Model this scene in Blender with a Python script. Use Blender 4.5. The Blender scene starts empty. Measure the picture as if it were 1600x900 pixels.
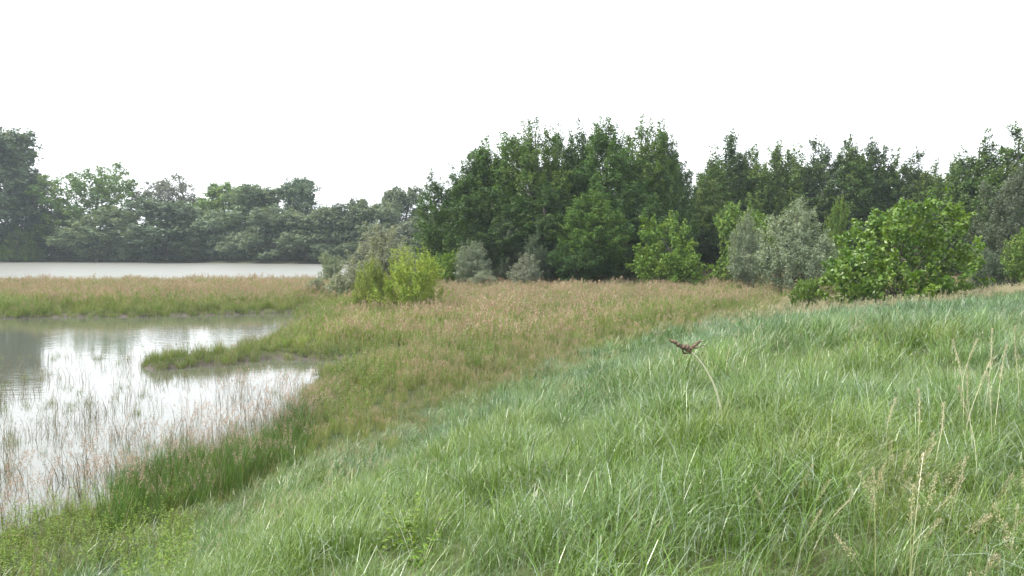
import bpy, math, random
import numpy as np

# ------------------------------------------------------------------ camera, sky, sun, exposure
sc = bpy.context.scene
COL = sc.collection
F, EYE, HOR = 1331.0, 5.0, 380.0          # focal length in photo pixels, eye height over the water, horizon row
cam_d = bpy.data.cameras.new('camera'); cam = bpy.data.objects.new('camera', cam_d); COL.objects.link(cam)
cam_d.sensor_width = 36.0; cam_d.lens = 36.0 * F / 1600.0; cam_d.clip_start = 0.1; cam_d.clip_end = 6000
cam.location = (0, 0, EYE); cam.rotation_euler = (math.radians(90) - math.atan((450 - HOR) / F), 0, 0)
sc.camera = cam

SUN_EL, SUN_AZ = 54.0, -96.0               # azimuth measured from +Y (view direction) towards +X
w = bpy.data.worlds.new('World'); sc.world = w; w.use_nodes = True
nt = w.node_tree; nt.nodes.clear()
sky = nt.nodes.new('ShaderNodeTexSky'); sky.sky_type = 'NISHITA'; sky.sun_disc = False
sky.sun_elevation = math.radians(SUN_EL); sky.sun_rotation = math.radians(SUN_AZ)
sky.air_density = 1.0; sky.dust_density = 6.0; sky.ozone_density = 1.0
veil = nt.nodes.new('ShaderNodeMixRGB'); veil.inputs[0].default_value = 0.86       # an even white cloud veil
veil.inputs[2].default_value = (9.0, 9.3, 9.7, 1)
bg = nt.nodes.new('ShaderNodeBackground'); bg.inputs[1].default_value = 0.12
wo = nt.nodes.new('ShaderNodeOutputWorld')
nt.links.new(sky.outputs[0], veil.inputs[1]); nt.links.new(veil.outputs[0], bg.inputs[0]); nt.links.new(bg.outputs[0], wo.inputs[0])

sun_d = bpy.data.lights.new('sun', 'SUN'); sun_d.energy = 3.9; sun_d.angle = math.radians(10); sun_d.color = (1, .95, .86)
sun = bpy.data.objects.new('sun', sun_d); COL.objects.link(sun)
sun.rotation_euler = (math.radians(90 - SUN_EL), 0, math.radians(180 - SUN_AZ)); sun.location = (-60, 30, 80)

vs = sc.view_settings
vs.view_transform = 'Standard'; vs.look = 'None'; vs.gamma = 1.0; vs.use_curve_mapping = False; vs.exposure = 1.05
sc.cycles.use_denoising = True
sc.cycles.max_bounces = 8; sc.cycles.diffuse_bounces = 3; sc.cycles.glossy_bounces = 3
sc.cycles.transmission_bounces = 4; sc.cycles.volume_bounces = 1; sc.cycles.transparent_max_bounces = 4
sc.cycles.caustics_reflective = False; sc.cycles.caustics_refractive = False

# ------------------------------------------------------------------ helpers
def tag(o, label=None, cat=None, group=None, kind=None):
    for k, v in (('label', label), ('category', cat), ('group', group), ('kind', kind)):
        if v: o[k] = v
    return o

def mesh_np(name, V, Fc, mats, mi=None, attrs=None, smooth=False):
    """V (n,3); Fc (m,4) quads or (m,3) triangles"""
    V = np.asarray(V, np.float32); Fc = np.asarray(Fc, np.int32)
    me = bpy.data.meshes.new(name)
    me.vertices.add(len(V)); me.vertices.foreach_set('co', V.ravel())
    k = Fc.shape[1]
    me.loops.add(Fc.size); me.loops.foreach_set('vertex_index', Fc.ravel())
    me.polygons.add(len(Fc)); me.polygons.foreach_set('loop_start', np.arange(0, Fc.size, k, dtype=np.int32))
    for m in mats: me.materials.append(m)
    if mi is not None: me.polygons.foreach_set('material_index', np.asarray(mi, np.int32))
    me.polygons.foreach_set('use_smooth', np.full(len(Fc), smooth))
    for a, (dom, ty, val) in (attrs or {}).items():
        at = me.attributes.new(a, ty, dom)
        at.data.foreach_set('vector' if ty == 'FLOAT_VECTOR' else 'value', np.asarray(val).ravel())
    me.update(calc_edges=True)
    return me

def ob(name, me, parent=None, loc=(0, 0, 0)):
    o = bpy.data.objects.new(name, me); COL.objects.link(o); o.location = loc
    if parent: o.parent = parent
    return o

def sm(a, b, v):
    t = np.clip((v - a) / (b - a), 0, 1); return t * t * (3 - 2 * t)

def vnoise(x, y, seed=0):
    xi = np.floor(x).astype(np.int64); yi = np.floor(y).astype(np.int64); fx = x - xi; fy = y - yi
    fx = fx * fx * (3 - 2 * fx); fy = fy * fy * (3 - 2 * fy)
    def h(a, b):
        n = (a * 374761393 + b * 668265263 + seed * 974634777) & 0xffffffff
        n = ((n ^ (n >> 13)) * 1274126177) & 0xffffffff
        return ((n ^ (n >> 16)) & 0xffff) / 65535.0
    return (h(xi, yi) * (1 - fx) + h(xi + 1, yi) * fx) * (1 - fy) + (h(xi, yi + 1) * (1 - fx) + h(xi + 1, yi + 1) * fx) * fy
def fbm(x, y, seed=0, o=3):
    s = 0; a = .5; t = 0
    for i in range(o):
        s = s + a * vnoise(x * 2 ** i, y * 2 ** i, seed + i); t += a; a *= .5
    return s / t

def nodes(mat):
    mat.use_nodes = True; t = mat.node_tree; t.nodes.clear()
    return t, t.nodes, t.links

# ------------------------------------------------------------------ terrain shape (metres; water level 0)
TOE = np.array([(-17,-60),(-14,-25),(-11,-5),(-8.6,6),(-5.6,14.3),(-3.0,21.4),(1.4,33),(8.6,46),(18.9,60),(34,74),(58,88),(110,104),(300,140)], float)
POND = np.array([(-120,62),(-60,58.5),(-34,57.0),(-26,58),(-20,59.5),(-15.6,60.8),(-12.7,55),(-12.6,48),(-11.6,42.5),(-12.2,38.6),(-13.6,36.9),(-14.6,35.2),(-14.2,34.0),(-12.4,35.0),(-9.6,36.4),(-7.4,36.2),(-5.4,34.0),(-7.3,31.8),(-6.8,28),(-5.7,25.2),(-5.9,21.4),(-6.9,17.8),(-7.8,15.4),(-9.0,13.6),(-12,11.6),(-25,7),(-60,3),(-120,2)], float)
RIVER = np.array([(-900,130),(-120,97),(-60,94.5),(-30,94),(-19,96),(-17,100),(-21,112),(-27,150),(-29,190),(-34,203),(-60,208),(-140,236),(-900,480)], float)

def seg_dist(x, y, P, closed):
    A = P; B = np.roll(P, -1, 0)
    if not closed: A, B = A[:-1], B[:-1]
    best = np.full(x.shape, 1e9); sgn = np.zeros(x.shape); ins = np.zeros(x.shape, bool)
    for (ax, ay), (bx, by) in zip(A, B):
        dx, dy = bx - ax, by - ay
        t = np.clip(((x - ax) * dx + (y - ay) * dy) / (dx * dx + dy * dy), 0, 1)
        d = np.hypot(x - ax - t * dx, y - ay - t * dy); m = d < best; best = np.where(m, d, best)
        sgn = np.where(m, np.sign(-(dx * (y - ay) - dy * (x - ax))), sgn)
        if closed and ay != by:
            ins ^= ((ay > y) != (by > y)) & (x < (bx - ax) * (y - ay) / (by - ay) + ax)
    return np.where(ins, -best, best) if closed else best * sgn

def wiggle(x, y): return (fbm(x * .45, y * .45, 40) - .5) * 2.2
def toe_s(x, y): return seg_dist(x, y, TOE, False)
def pond_d(x, y): return seg_dist(x, y, POND, True) + wiggle(x, y) * .75 + (vnoise(x * 1.7, y * 1.7, 44) - .5) * .9 + (.42 - 1.0 * (vnoise(x * .8, y * .8, 48) > .7)) * sm(-16.2, -14.2, x) * sm(-9.0, -11.5, x) * sm(32, 34, y) * sm(44, 40, y)
def river_d(x, y): return seg_dist(x, y, RIVER, True)
def water_d(x, y): return np.minimum(pond_d(x, y), river_d(x, y))
def height(x, y):
    x = np.asarray(x, float); y = np.asarray(y, float)
    s = toe_s(x, y); wd = water_d(x, y)
    base = np.where(wd < 0, np.maximum(wd * .35, -1.2), np.minimum(wd * .5, .25 + wd * .05)); base = np.minimum(base, .5)
    base = base + .5 * sm(80, 130, y) * sm(2, 10, wd)
    lo = 2.95 - 2.35 * sm(8, 48, y); hi = 2.95 - 1.75 * sm(10, 64, y)          # the dike falls away from the viewer, more so on its near shoulder
    rise = (lo * sm(0., 10.5, s) + (hi - lo) * sm(7, 20, s)) * (1 - sm(24, 36, s))
    near = sm(3, 10, wd)
    return base + rise + ((fbm(x * .5, y * .5, 3) - .5) * .16 + (vnoise(x * 1.3, y * 1.3, 77) - .5) * .16 * sm(1, 4, s)) * near + (fbm(x * .13, y * .13, 9) - .5) * .3 * near * (s < 25)

# ------------------------------------------------------------------ materials
def mat_ground():
    m = bpy.data.materials.new('ground_earth'); t, N, L = nodes(m)
    g = N.new('ShaderNodeNewGeometry'); sx = N.new('ShaderNodeSeparateXYZ'); L.new(g.outputs['Position'], sx.inputs[0])
    n1 = N.new('ShaderNodeTexNoise'); n1.inputs['Scale'].default_value = .35; n1.inputs['Detail'].default_value = 8; L.new(g.outputs['Position'], n1.inputs['Vector'])
    r1 = N.new('ShaderNodeValToRGB'); L.new(n1.outputs[0], r1.inputs[0])
    r1.color_ramp.elements[0].position = .35; r1.color_ramp.elements[0].color = (.026, .042, .014, 1)
    r1.color_ramp.elements[1].position = .65; r1.color_ramp.elements[1].color = (.055, .062, .026, 1)
    mud = N.new('ShaderNodeMapRange'); mud.inputs[1].default_value = .04; mud.inputs[2].default_value = .26; L.new(sx.outputs[2], mud.inputs[0])
    mx = N.new('ShaderNodeMixRGB'); mx.inputs[1].default_value = (.07, .06, .052, 1); L.new(mud.outputs[0], mx.inputs[0]); L.new(r1.outputs[0], mx.inputs[2])
    b = N.new('ShaderNodeBsdfPrincipled'); L.new(mx.outputs[0], b.inputs['Base Color']); b.inputs['Specular IOR Level'].default_value = .12
    ro = N.new('ShaderNodeMapRange'); ro.inputs[1].default_value = .0; ro.inputs[2].default_value = .2; ro.inputs[3].default_value = .6; ro.inputs[4].default_value = .95
    L.new(sx.outputs[2], ro.inputs[0]); L.new(ro.outputs[0], b.inputs['Roughness'])
    bp = N.new('ShaderNodeBump'); bp.inputs['Strength'].default_value = .5; n2 = N.new('ShaderNodeTexNoise'); n2.inputs['Scale'].default_value = 6; n2.inputs['Detail'].default_value = 6
    L.new(g.outputs['Position'], n2.inputs['Vector']); L.new(n2.outputs[0], bp.inputs['Height']); L.new(bp.outputs[0], b.inputs['Normal'])
    o = N.new('ShaderNodeOutputMaterial'); L.new(b.outputs[0], o.inputs[0]); return m

def mat_water(name, scale, strength, rough):
    m = bpy.data.materials.new(name); t, N, L = nodes(m)
    g = N.new('ShaderNodeNewGeometry'); mp = N.new('ShaderNodeMapping'); mp.inputs['Scale'].default_value = (.6, 1.3, 1) if rough < .1 else (.08, .9, 1)
    L.new(g.outputs['Position'], mp.inputs['Vector'])
    n1 = N.new('ShaderNodeTexNoise'); n1.inputs['Scale'].default_value = scale; n1.inputs['Detail'].default_value = 4; L.new(mp.outputs[0], n1.inputs['Vector'])
    n2 = N.new('ShaderNodeTexNoise'); n2.inputs['Scale'].default_value = .09; n2.inputs['Detail'].default_value = 3; L.new(mp.outputs[0], n2.inputs['Vector'])
    mu = N.new('ShaderNodeMapRange'); mu.inputs[1].default_value = .38; mu.inputs[2].default_value = .66; mu.inputs[3].default_value = .25; mu.inputs[4].default_value = 1; L.new(n2.outputs[0], mu.inputs[0])
    ms = N.new('ShaderNodeMath'); ms.operation = 'MULTIPLY'; ms.inputs[1].default_value = strength; L.new(mu.outputs[0], ms.inputs[0])
    bp = N.new('ShaderNodeBump'); bp.inputs['Distance'].default_value = .05 if rough < .1 else .35; L.new(ms.outputs[0], bp.inputs['Strength']); L.new(n1.outputs[0], bp.inputs['Height'])
    b = N.new('ShaderNodeBsdfPrincipled'); b.inputs['Base Color'].default_value = (.075, .082, .062, 1) if rough < .1 else (.13, .135, .12, 1); b.inputs['Roughness'].default_value = rough
    b.inputs['IOR'].default_value = 1.5; L.new(bp.outputs[0], b.inputs['Normal'])
    o = N.new('ShaderNodeOutputMaterial'); L.new(b.outputs[0], o.inputs[0]); return m

def leaf_shader(t, N, L, col_socket, rough=.45, trans=.35, spec=.4, warm=(1.25, 1.15, .55)):
    b = N.new('ShaderNodeBsdfPrincipled'); b.inputs['Roughness'].default_value = rough
    b.inputs['Specular IOR Level'].default_value = spec
    L.new(col_socket, b.inputs['Base Color'])
    tr = N.new('ShaderNodeBsdfTranslucent'); wm = N.new('ShaderNodeMixRGB'); wm.blend_type = 'MULTIPLY'; wm.inputs[0].default_value = 1
    wm.inputs[2].default_value = (*warm, 1); L.new(col_socket, wm.inputs[1]); L.new(wm.outputs[0], tr.inputs[0])
    mx = N.new('ShaderNodeMixShader'); mx.inputs[0].default_value = trans; L.new(b.outputs[0], mx.inputs[1]); L.new(tr.outputs[0], mx.inputs[2])
    o = N.new('ShaderNodeOutputMaterial'); L.new(mx.outputs[0], o.inputs[0])

def attr(N, name, ty='GEOMETRY'):
    a = N.new('ShaderNodeAttribute'); a.attribute_name = name; a.attribute_type = ty; return a.outputs['Fac']

def mat_blade(name, ca, cb, pale, dryc, pale_at=.86, rough=.4, trans=.3, spec=.5):
    """grass blade: colour a..b by the clump's tint, a share of pale blades, dry clumps towards straw"""
    m = bpy.data.materials.new(name); t, N, L = nodes(m)
    mx = N.new('ShaderNodeMixRGB'); mx.inputs[1].default_value = (*ca, 1); mx.inputs[2].default_value = (*cb, 1); L.new(attr(N, 'tint', 'INSTANCER'), mx.inputs[0])
    br = attr(N, 'br')
    va = N.new('ShaderNodeHueSaturation'); L.new(mx.outputs[0], va.inputs['Color'])
    mr = N.new('ShaderNodeMapRange'); mr.inputs[3].default_value = .55; mr.inputs[4].default_value = 1.5; L.new(br, mr.inputs[0]); L.new(mr.outputs[0], va.inputs['Value'])
    gt = N.new('ShaderNodeMapRange'); gt.inputs[1].default_value = pale_at; gt.inputs[2].default_value = pale_at + .05; L.new(br, gt.inputs[0])
    m2 = N.new('ShaderNodeMixRGB'); m2.inputs[2].default_value = (*pale, 1); L.new(gt.outputs[0], m2.inputs[0]); L.new(va.outputs[0], m2.inputs[1])
    m3 = N.new('ShaderNodeMixRGB'); m3.inputs[2].default_value = (*dryc, 1); L.new(attr(N, 'dry', 'INSTANCER'), m3.inputs[0]); L.new(m2.outputs[0], m3.inputs[1])
    g2 = N.new('ShaderNodeMapRange'); g2.inputs[1].default_value = .05; g2.inputs[2].default_value = .075; g2.inputs[3].default_value = .85; g2.inputs[4].default_value = 0; L.new(br, g2.inputs[0])
    m4 = N.new('ShaderNodeMixRGB'); m4.inputs[2].default_value = (*dryc, 1); L.new(g2.outputs[0], m4.inputs[0]); L.new(m3.outputs[0], m4.inputs[1])      # a few dead blades
    leaf_shader(t, N, L, m4.outputs[0], rough, trans, spec); return m

def mat_straw(name, ca, cb):
    m = bpy.data.materials.new(name); t, N, L = nodes(m)
    mx = N.new('ShaderNodeMixRGB'); mx.inputs[1].default_value = (*ca, 1); mx.inputs[2].default_value = (*cb, 1); L.new(attr(N, 'br'), mx.inputs[0])
    va = N.new('ShaderNodeHueSaturation'); L.new(mx.outputs[0], va.inputs['Color'])
    mr = N.new('ShaderNodeMapRange'); mr.inputs[3].default_value = .8; mr.inputs[4].default_value = 1.25; L.new(attr(N, 'tint', 'INSTANCER'), mr.inputs[0]); L.new(mr.outputs[0], va.inputs['Value'])
    leaf_shader(t, N, L, va.outputs[0], .7, .3, .2, (1.1, 1, .8)); return m

def mat_leaf(name, rough=.5, trans=.28, spec=.2):
    """tree leaves: the object's own colour, varied leaf by leaf and spray by spray"""
    m = bpy.data.materials.new(name); t, N, L = nodes(m)
    oi = N.new('ShaderNodeObjectInfo'); va = N.new('ShaderNodeHueSaturation'); L.new(oi.outputs['Color'], va.inputs['Color'])
    ad = N.new('ShaderNodeMath'); ad.operation = 'ADD'
    a1 = N.new('ShaderNodeMapRange'); a1.inputs[3].default_value = .36; a1.inputs[4].default_value = .64; L.new(attr(N, 'lr'), a1.inputs[0])
    a2 = N.new('ShaderNodeMapRange'); a2.inputs[3].default_value = .34; a2.inputs[4].default_value = .66; L.new(attr(N, 'cl'), a2.inputs[0])
    L.new(a1.outputs[0], ad.inputs[0]); L.new(a2.outputs[0], ad.inputs[1]); L.new(ad.outputs[0], va.inputs['Value'])
    hu = N.new('ShaderNodeMapRange'); hu.inputs[3].default_value = .515; hu.inputs[4].default_value = .485; L.new(attr(N, 'cl'), hu.inputs[0]); L.new(hu.outputs[0], va.inputs['Hue'])
    leaf_shader(t, N, L, va.outputs[0], rough, trans, spec); return m

def mat_plain(name, c1, c2, scale=8, rough=.85):
    m = bpy.data.materials.new(name); t, N, L = nodes(m)
    tc = N.new('ShaderNodeTexCoord'); n = N.new('ShaderNodeTexNoise'); n.inputs['Scale'].default_value = scale; n.inputs['Detail'].default_value = 6; L.new(tc.outputs['Object'], n.inputs['Vector'])
    r = N.new('ShaderNodeValToRGB'); r.color_ramp.elements[0].position = .35; r.color_ramp.elements[1].position = .65
    r.color_ramp.elements[0].color = (*c1, 1); r.color_ramp.elements[1].color = (*c2, 1); L.new(n.outputs[0], r.inputs[0])
    b = N.new('ShaderNodeBsdfPrincipled'); b.inputs['Roughness'].default_value = rough; L.new(r.outputs[0], b.inputs['Base Color'])
    o = N.new('ShaderNodeOutputMaterial'); L.new(b.outputs[0], o.inputs[0]); return m

M_ground = mat_ground()
M_pond = mat_water('still_water', 2.4, .17, .03)
M_river = mat_water('flowing_water', .6, 1.0, .40)
M_leaf = mat_leaf('leaf'); M_leaf_gloss = mat_leaf('glossy_leaf', .38, .36, .5)
M_bark = mat_plain('bark', (.05, .042, .034), (.13, .115, .095), 5)
M_dike = mat_blade('dike_blade', (.035, .102, .042), (.098, .176, .015), (.26, .33, .27), (.24, .22, .12), .90, .34, .24, .55)  # pale share: blade undersides, with sky glints put into their colour
M_reed = mat_blade('reed_blade', (.075, .145, .042), (.20, .26, .06), (.22, .21, .12), (.22, .185, .11), .9, .5, .3, .35)
M_stalk = mat_blade('stalk_blade', (.05, .06, .04), (.085, .09, .05), (.17, .15, .11), (.29, .22, .17), .85, .6, .2, .3)
M_head = mat_straw('brown_panicle', (.275, .175, .13), (.345, .295, .205))
M_tan = mat_straw('tan_panicle', (.33, .29, .185), (.44, .40, .28))
M_pink = mat_straw('pink_panicle', (.34, .235, .20), (.40, .32, .26))
M_bank = mat_blade('bank_blade', (.046, .108, .022), (.085, .155, .028), (.16, .19, .07), (.2, .17, .1), .93, .45, .28, .35)
M_herb = mat_blade('herb_leaf', (.06, .12, .022), (.125, .20, .022), (.15, .21, .04), (.2, .19, .08), .9, .5, .35, .2)
M_stem = mat_plain('dry_stem', (.42, .42, .27), (.56, .55, .39), 30)
M_seedhead = mat_plain('dry_flower_head', (.06, .042, .028), (.15, .105, .068), 40)

# ------------------------------------------------------------------ ground and water
def axis(stops):
    out = []
    for a, b, st in stops: out.append(np.arange(a, b, st))
    return np.concatenate(out + [[stops[-1][1]]])
gx = axis([(-3000,-800,300),(-800,-240,40),(-240,-90,6),(-90,-30,1.5),(-30,40,.45),(40,110,2),(110,300,10),(300,3000,250)])
gy = axis([(-300,-60,40),(-60,-8,3),(-8,66,.45),(66,130,1.6),(130,300,6),(300,800,40),(800,5000,350)])
X, Y = np.meshgrid(gx, gy); Z = height(X, Y)
nx = len(gx); i = (np.arange(len(gy) - 1)[:, None] * nx + np.arange(nx - 1)[None]).ravel()
ground = ob('ground', mesh_np('ground', np.stack([X.ravel(), Y.ravel(), Z.ravel()], 1), np.stack([i, i + 1, i + nx + 1, i + nx], 1), [M_ground], smooth=True))
tag(ground, 'earthy meadow, bank and dike ground under the grass', 'ground', kind='structure')
def sheet(name, P, mat, label):
    P = np.asarray(P, float); me = bpy.data.meshes.new(name)
    me.from_pydata([(x, y, 0.0) for x, y in P], [], [tuple(range(len(P)))]); me.materials.append(mat); me.update()
    return tag(ob(name, me), label, 'water', kind='structure')
sheet('pond_water', [(-200, -10), (0, 5), (0, 68), (-200, 72)], M_pond, 'still backwater pond reflecting the white sky')
sheet('river_water', [(-2500, 76), (-10, 80), (-10, 215), (-2500, 900)], M_river, 'bright wide river behind the reed spit')

# ------------------------------------------------------------------ grass clump meshes
def ribbon(rng, P0, az, L, t0, bend, wid, segs, side_j=.5, taper=.8):
    n = len(L); t = np.linspace(0, 1, segs + 1)
    tilt = t0[:, None] + bend[:, None] * t[None] ** 1.4
    ds = (L / segs)[:, None]
    r = np.concatenate([np.zeros((n, 1)), np.cumsum(np.sin(tilt[:, :-1]) * ds, 1)], 1)
    z = np.concatenate([np.zeros((n, 1)), np.cumsum(np.cos(tilt[:, :-1]) * ds, 1)], 1)
    C = np.stack([P0[:, 0:1] + np.cos(az)[:, None] * r, P0[:, 1:2] + np.sin(az)[:, None] * r, P0[:, 2:3] + z], -1)
    sa = az + math.pi / 2 + rng.normal(0, side_j, n)
    S = np.stack([np.cos(sa), np.sin(sa), np.zeros(n)], -1)[:, None, :]
    wd = (wid[:, None] * (1 - taper * t[None] ** 1.6))[..., None] * .5
    V = np.stack([C - S * wd, C + S * wd], 2).reshape(n, -1, 3)
    k = 2 * (segs + 1); q = np.arange(segs) * 2
    Fq = np.stack([q, q + 1, q + 3, q + 2], 1)[None] + (np.arange(n) * k)[:, None, None]
    return V.reshape(-1, 3), Fq.reshape(-1, 4), np.repeat(t[None], n, 0), C, k

class Clump:
    def __init__(s): s.V = []; s.Q = []; s.br = []; s.mi = []; s.n = 0
    def add(s, V, Q, br, mi):
        s.V.append(V); s.Q.append(Q + s.n); s.br.append(br); s.mi.append(np.full(len(Q), mi)); s.n += len(V)
    def mesh(s, name, mats):
        return mesh_np(name, np.concatenate(s.V), np.concatenate(s.Q), mats, np.concatenate(s.mi), {'br': ('POINT', 'FLOAT', np.concatenate(s.br).astype(np.float32))})

def disc(rng, n, r):
    a = rng.uniform(0, 2 * math.pi, n); q = r * np.sqrt(rng.random(n)); return np.stack([np.cos(a) * q, np.sin(a) * q, np.full(n, -.03)], 1)

def add_blades(c, rng, n, rad, h, wd, az_mu, az_sd, t0, bend, segs=4, mi=0):
    az = rng.normal(az_mu, az_sd, n) if az_sd < 3 else rng.uniform(0, 6.283, n)
    V, Q, t, C, k = ribbon(rng, disc(rng, n, rad), az, rng.uniform(*h, n), rng.uniform(*t0, n), rng.uniform(*bend, n), rng.uniform(*wd, n), segs)
    c.add(V, Q, np.repeat(rng.random(n), k), mi)

def spikelets(c, rng, base, tip, m, ln, wd, spread, mi):
    """a feathery panicle of small tilted quads along base..tip"""
    t = rng.random(m) ** .9; ax = tip - base; L = np.linalg.norm(ax); ax = ax / L
    P = base + (tip - base) * t[:, None]
    out = rng.normal(0, 1, (m, 3)); out -= (out @ ax)[:, None] * ax; out /= np.linalg.norm(out, axis=1)[:, None]
    P = P + out * (spread * (1 - .75 * t) * rng.random(m) ** .7)[:, None]
    d = ax + out * .7 + rng.normal(0, .2, (m, 3)); d /= np.linalg.norm(d, axis=1)[:, None]
    s = np.cross(d, rng.normal(0, 1, (m, 3))); s /= np.linalg.norm(s, axis=1)[:, None]
    l = (ln * rng.uniform(.6, 1.3, m))[:, None]; w_ = wd * .5
    V = np.stack([P, P + d * l * .5 + s * w_, P + d * l, P + d * l * .5 - s * w_], 1).reshape(-1, 3)
    c.add(V, np.arange(m * 4).reshape(-1, 4), np.repeat(rng.random(m), 4), mi)

def add_heads(c, rng, n, rad, h, az_mu, az_sd, t0, bend, stem_w, m, ln, wd, spread, head=.22, mi=1, stem_mi=0, segs=5):
    az = rng.normal(az_mu, az_sd, n) if az_sd < 3 else rng.uniform(0, 6.283, n)
    V, Q, t, C, k = ribbon(rng, disc(rng, n, rad), az, rng.uniform(*h, n), rng.uniform(*t0, n), rng.uniform(*bend, n), np.full(n, stem_w), segs, taper=.5)
    c.add(V, Q, np.repeat(rng.uniform(.3, .95, n), k), stem_mi)
    for j in range(n):
        tip = C[j, -1]; a = C[j, -2]; full = np.linalg.norm(tip - a) * segs
        base = tip + (a - tip) / np.linalg.norm(tip - a) * full * head
        spikelets(c, rng, base, tip, m, ln, wd, spread, mi)

def source(name, me): return bpy.data.objects.new(name, me)      # clump shapes, used only through scatter()

def scatter(name, P, rotz, scl, idx, tint, dry, sources, label, cat, tilt=None):
    n = len(P)
    rot = np.zeros((n, 3), np.float32); rot[:, 2] = rotz
    if tilt is not None: rot[:, :2] = tilt
    me = mesh_np(name, P, np.zeros((0, 4), int), [], None, {
        'rot': ('POINT', 'FLOAT_VECTOR', rot), 'scl': ('POINT', 'FLOAT', scl.astype(np.float32)), 'idx': ('POINT', 'INT', idx.astype(np.int32)),
        'tint': ('POINT', 'FLOAT', np.clip(tint, 0, 1).astype(np.float32)), 'dry': ('POINT', 'FLOAT', np.clip(dry, 0, 1).astype(np.float32))})
    o = ob(name, me); tag(o, label, cat, kind='stuff')
    g = bpy.data.node_groups.new(name + '_scatter', 'GeometryNodeTree')
    g.interface.new_socket('Geometry', in_out='INPUT', socket_type='NodeSocketGeometry'); g.interface.new_socket('Geometry', in_out='OUTPUT', socket_type='NodeSocketGeometry')
    N, L = g.nodes, g.links
    gi = N.new('NodeGroupInput'); go = N.new('NodeGroupOutput'); ip = N.new('GeometryNodeInstanceOnPoints'); jg = N.new('GeometryNodeJoinGeometry')
    for s in sources:
        oi = N.new('GeometryNodeObjectInfo'); oi.inputs['Object'].default_value = s; oi.inputs['As Instance'].default_value = False
        gi2 = N.new('GeometryNodeGeometryToInstance'); L.new(oi.outputs['Geometry'], gi2.inputs[0]); L.new(gi2.outputs[0], jg.inputs[0])
    def na(nm, ty):
        a = N.new('GeometryNodeInputNamedAttribute'); a.data_type = ty; a.inputs['Name'].default_value = nm; return a.outputs[0]
    L.new(gi.outputs[0], ip.inputs['Points']); L.new(jg.outputs[0], ip.inputs['Instance']); ip.inputs['Pick Instance'].default_value = True
    L.new(na('idx', 'INT'), ip.inputs['Instance Index']); L.new(na('rot', 'FLOAT_VECTOR'), ip.inputs['Rotation']); L.new(na('scl', 'FLOAT'), ip.inputs['Scale'])
    L.new(ip.outputs[0], go.inputs[0])
    md = o.modifiers.new('scatter', 'NODES'); md.node_group = g
    return o

def in_view(x, y, m=1.5):
    return (np.abs(x) < .63 * np.maximum(y, 0) + m) & (y > -.4)

def candidates(rng, x0, x1, y0, y1, dens):
    n = int((x1 - x0) * (y1 - y0) * dens); return rng.uniform(x0, x1, n), rng.uniform(y0, y1, n)

rng = np.random.default_rng(11)
# ---- dike grass: long arching blades blown over towards the right
def dike_clump(seed, n, wd, segs):
    r = np.random.default_rng(seed); c = Clump()
    add_blades(c, r, n, .15, (.26, .62), wd, -.15, 1.15, (.0, .8), (.4, 2.5), segs)
    add_blades(c, r, n // 2, .15, (.2, .48), wd, 0, 4, (.0, .7), (.1, 1.5), max(2, segs - 1))
    return source('blades', c.mesh('dike_blades', [M_dike]))
D_near = [dike_clump(100 + k, 34, (.0028, .0062), 5) for k in range(5)]
D_mid = [dike_clump(120 + k, 30, (.0045, .0095), 4) for k in range(4)]
D_far = [dike_clump(140 + k, 24, (.009, .017), 3) for k in range(3)]
def dike_layer(name, srcs, d0, d1, dens, label, sc0):
    x, y = candidates(rng, -14, min(.65 * d1 + 6, 70), -.5, d1, dens)
    d = np.hypot(x, y); s = toe_s(x, y); s2 = s + (fbm(x * .6, y * .6, 21) - .5) * 3.0
    k = (d >= d0) & (d < d1) & in_view(x, y, 5) & (s2 > .3) & (s < 33) & (water_d(x, y) > .3)
    k &= rng.random(len(x)) < .6 + .7 * fbm(x * 1.1, y * 1.1, 23)
    x, y, s, d = x[k], y[k], s[k], d[k]; n = len(x)
    f = fbm(x * .22, y * .22, 5); f2 = fbm(x * .9, y * .9, 6)
    tint = .15 + .75 * f + .95 * (f2 - .5) + .25 * (rng.random(n) - .5) + .42 * sm(16, 3, d) + .2 * sm(4, 12, x) * sm(25, 8, d) - .22 * sm(8, 26, d)
    dry = .05 * rng.random(n) ** 2 + .4 * sm(.62, .8, f2) * rng.random(n) + .18 * sm(34, 60, d) + .45 * sm(2.2, .2, s) * rng.random(n)
    lod = (fbm(x * .55, y * .55, 8) - .5) * 8.5
    scatter(name, np.stack([x, y, height(x, y)], 1), lod + rng.normal(0, .8, n), sc0 * rng.uniform(.6, 1.25, n) * (.5 + .95 * sm(.25, .75, fbm(x * 1.5, y * 1.5, 91))) , rng.integers(0, len(srcs), n), tint, dry, srcs, label, 'grass',
            tilt=rng.normal(0, .12, (n, 2)))
dike_layer('foreground_grass', D_near, 0, 11, 74, 'long windblown green grass in the foreground of the dike slope', .70)
dike_layer('slope_grass', D_mid, 11, 30, 30, 'soft blue-green grass over the middle of the dike slope', .76)
dike_layer('crest_grass', D_far, 30, 80, 12, 'fine pale green grass on the far crest of the dike', .85)

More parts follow.
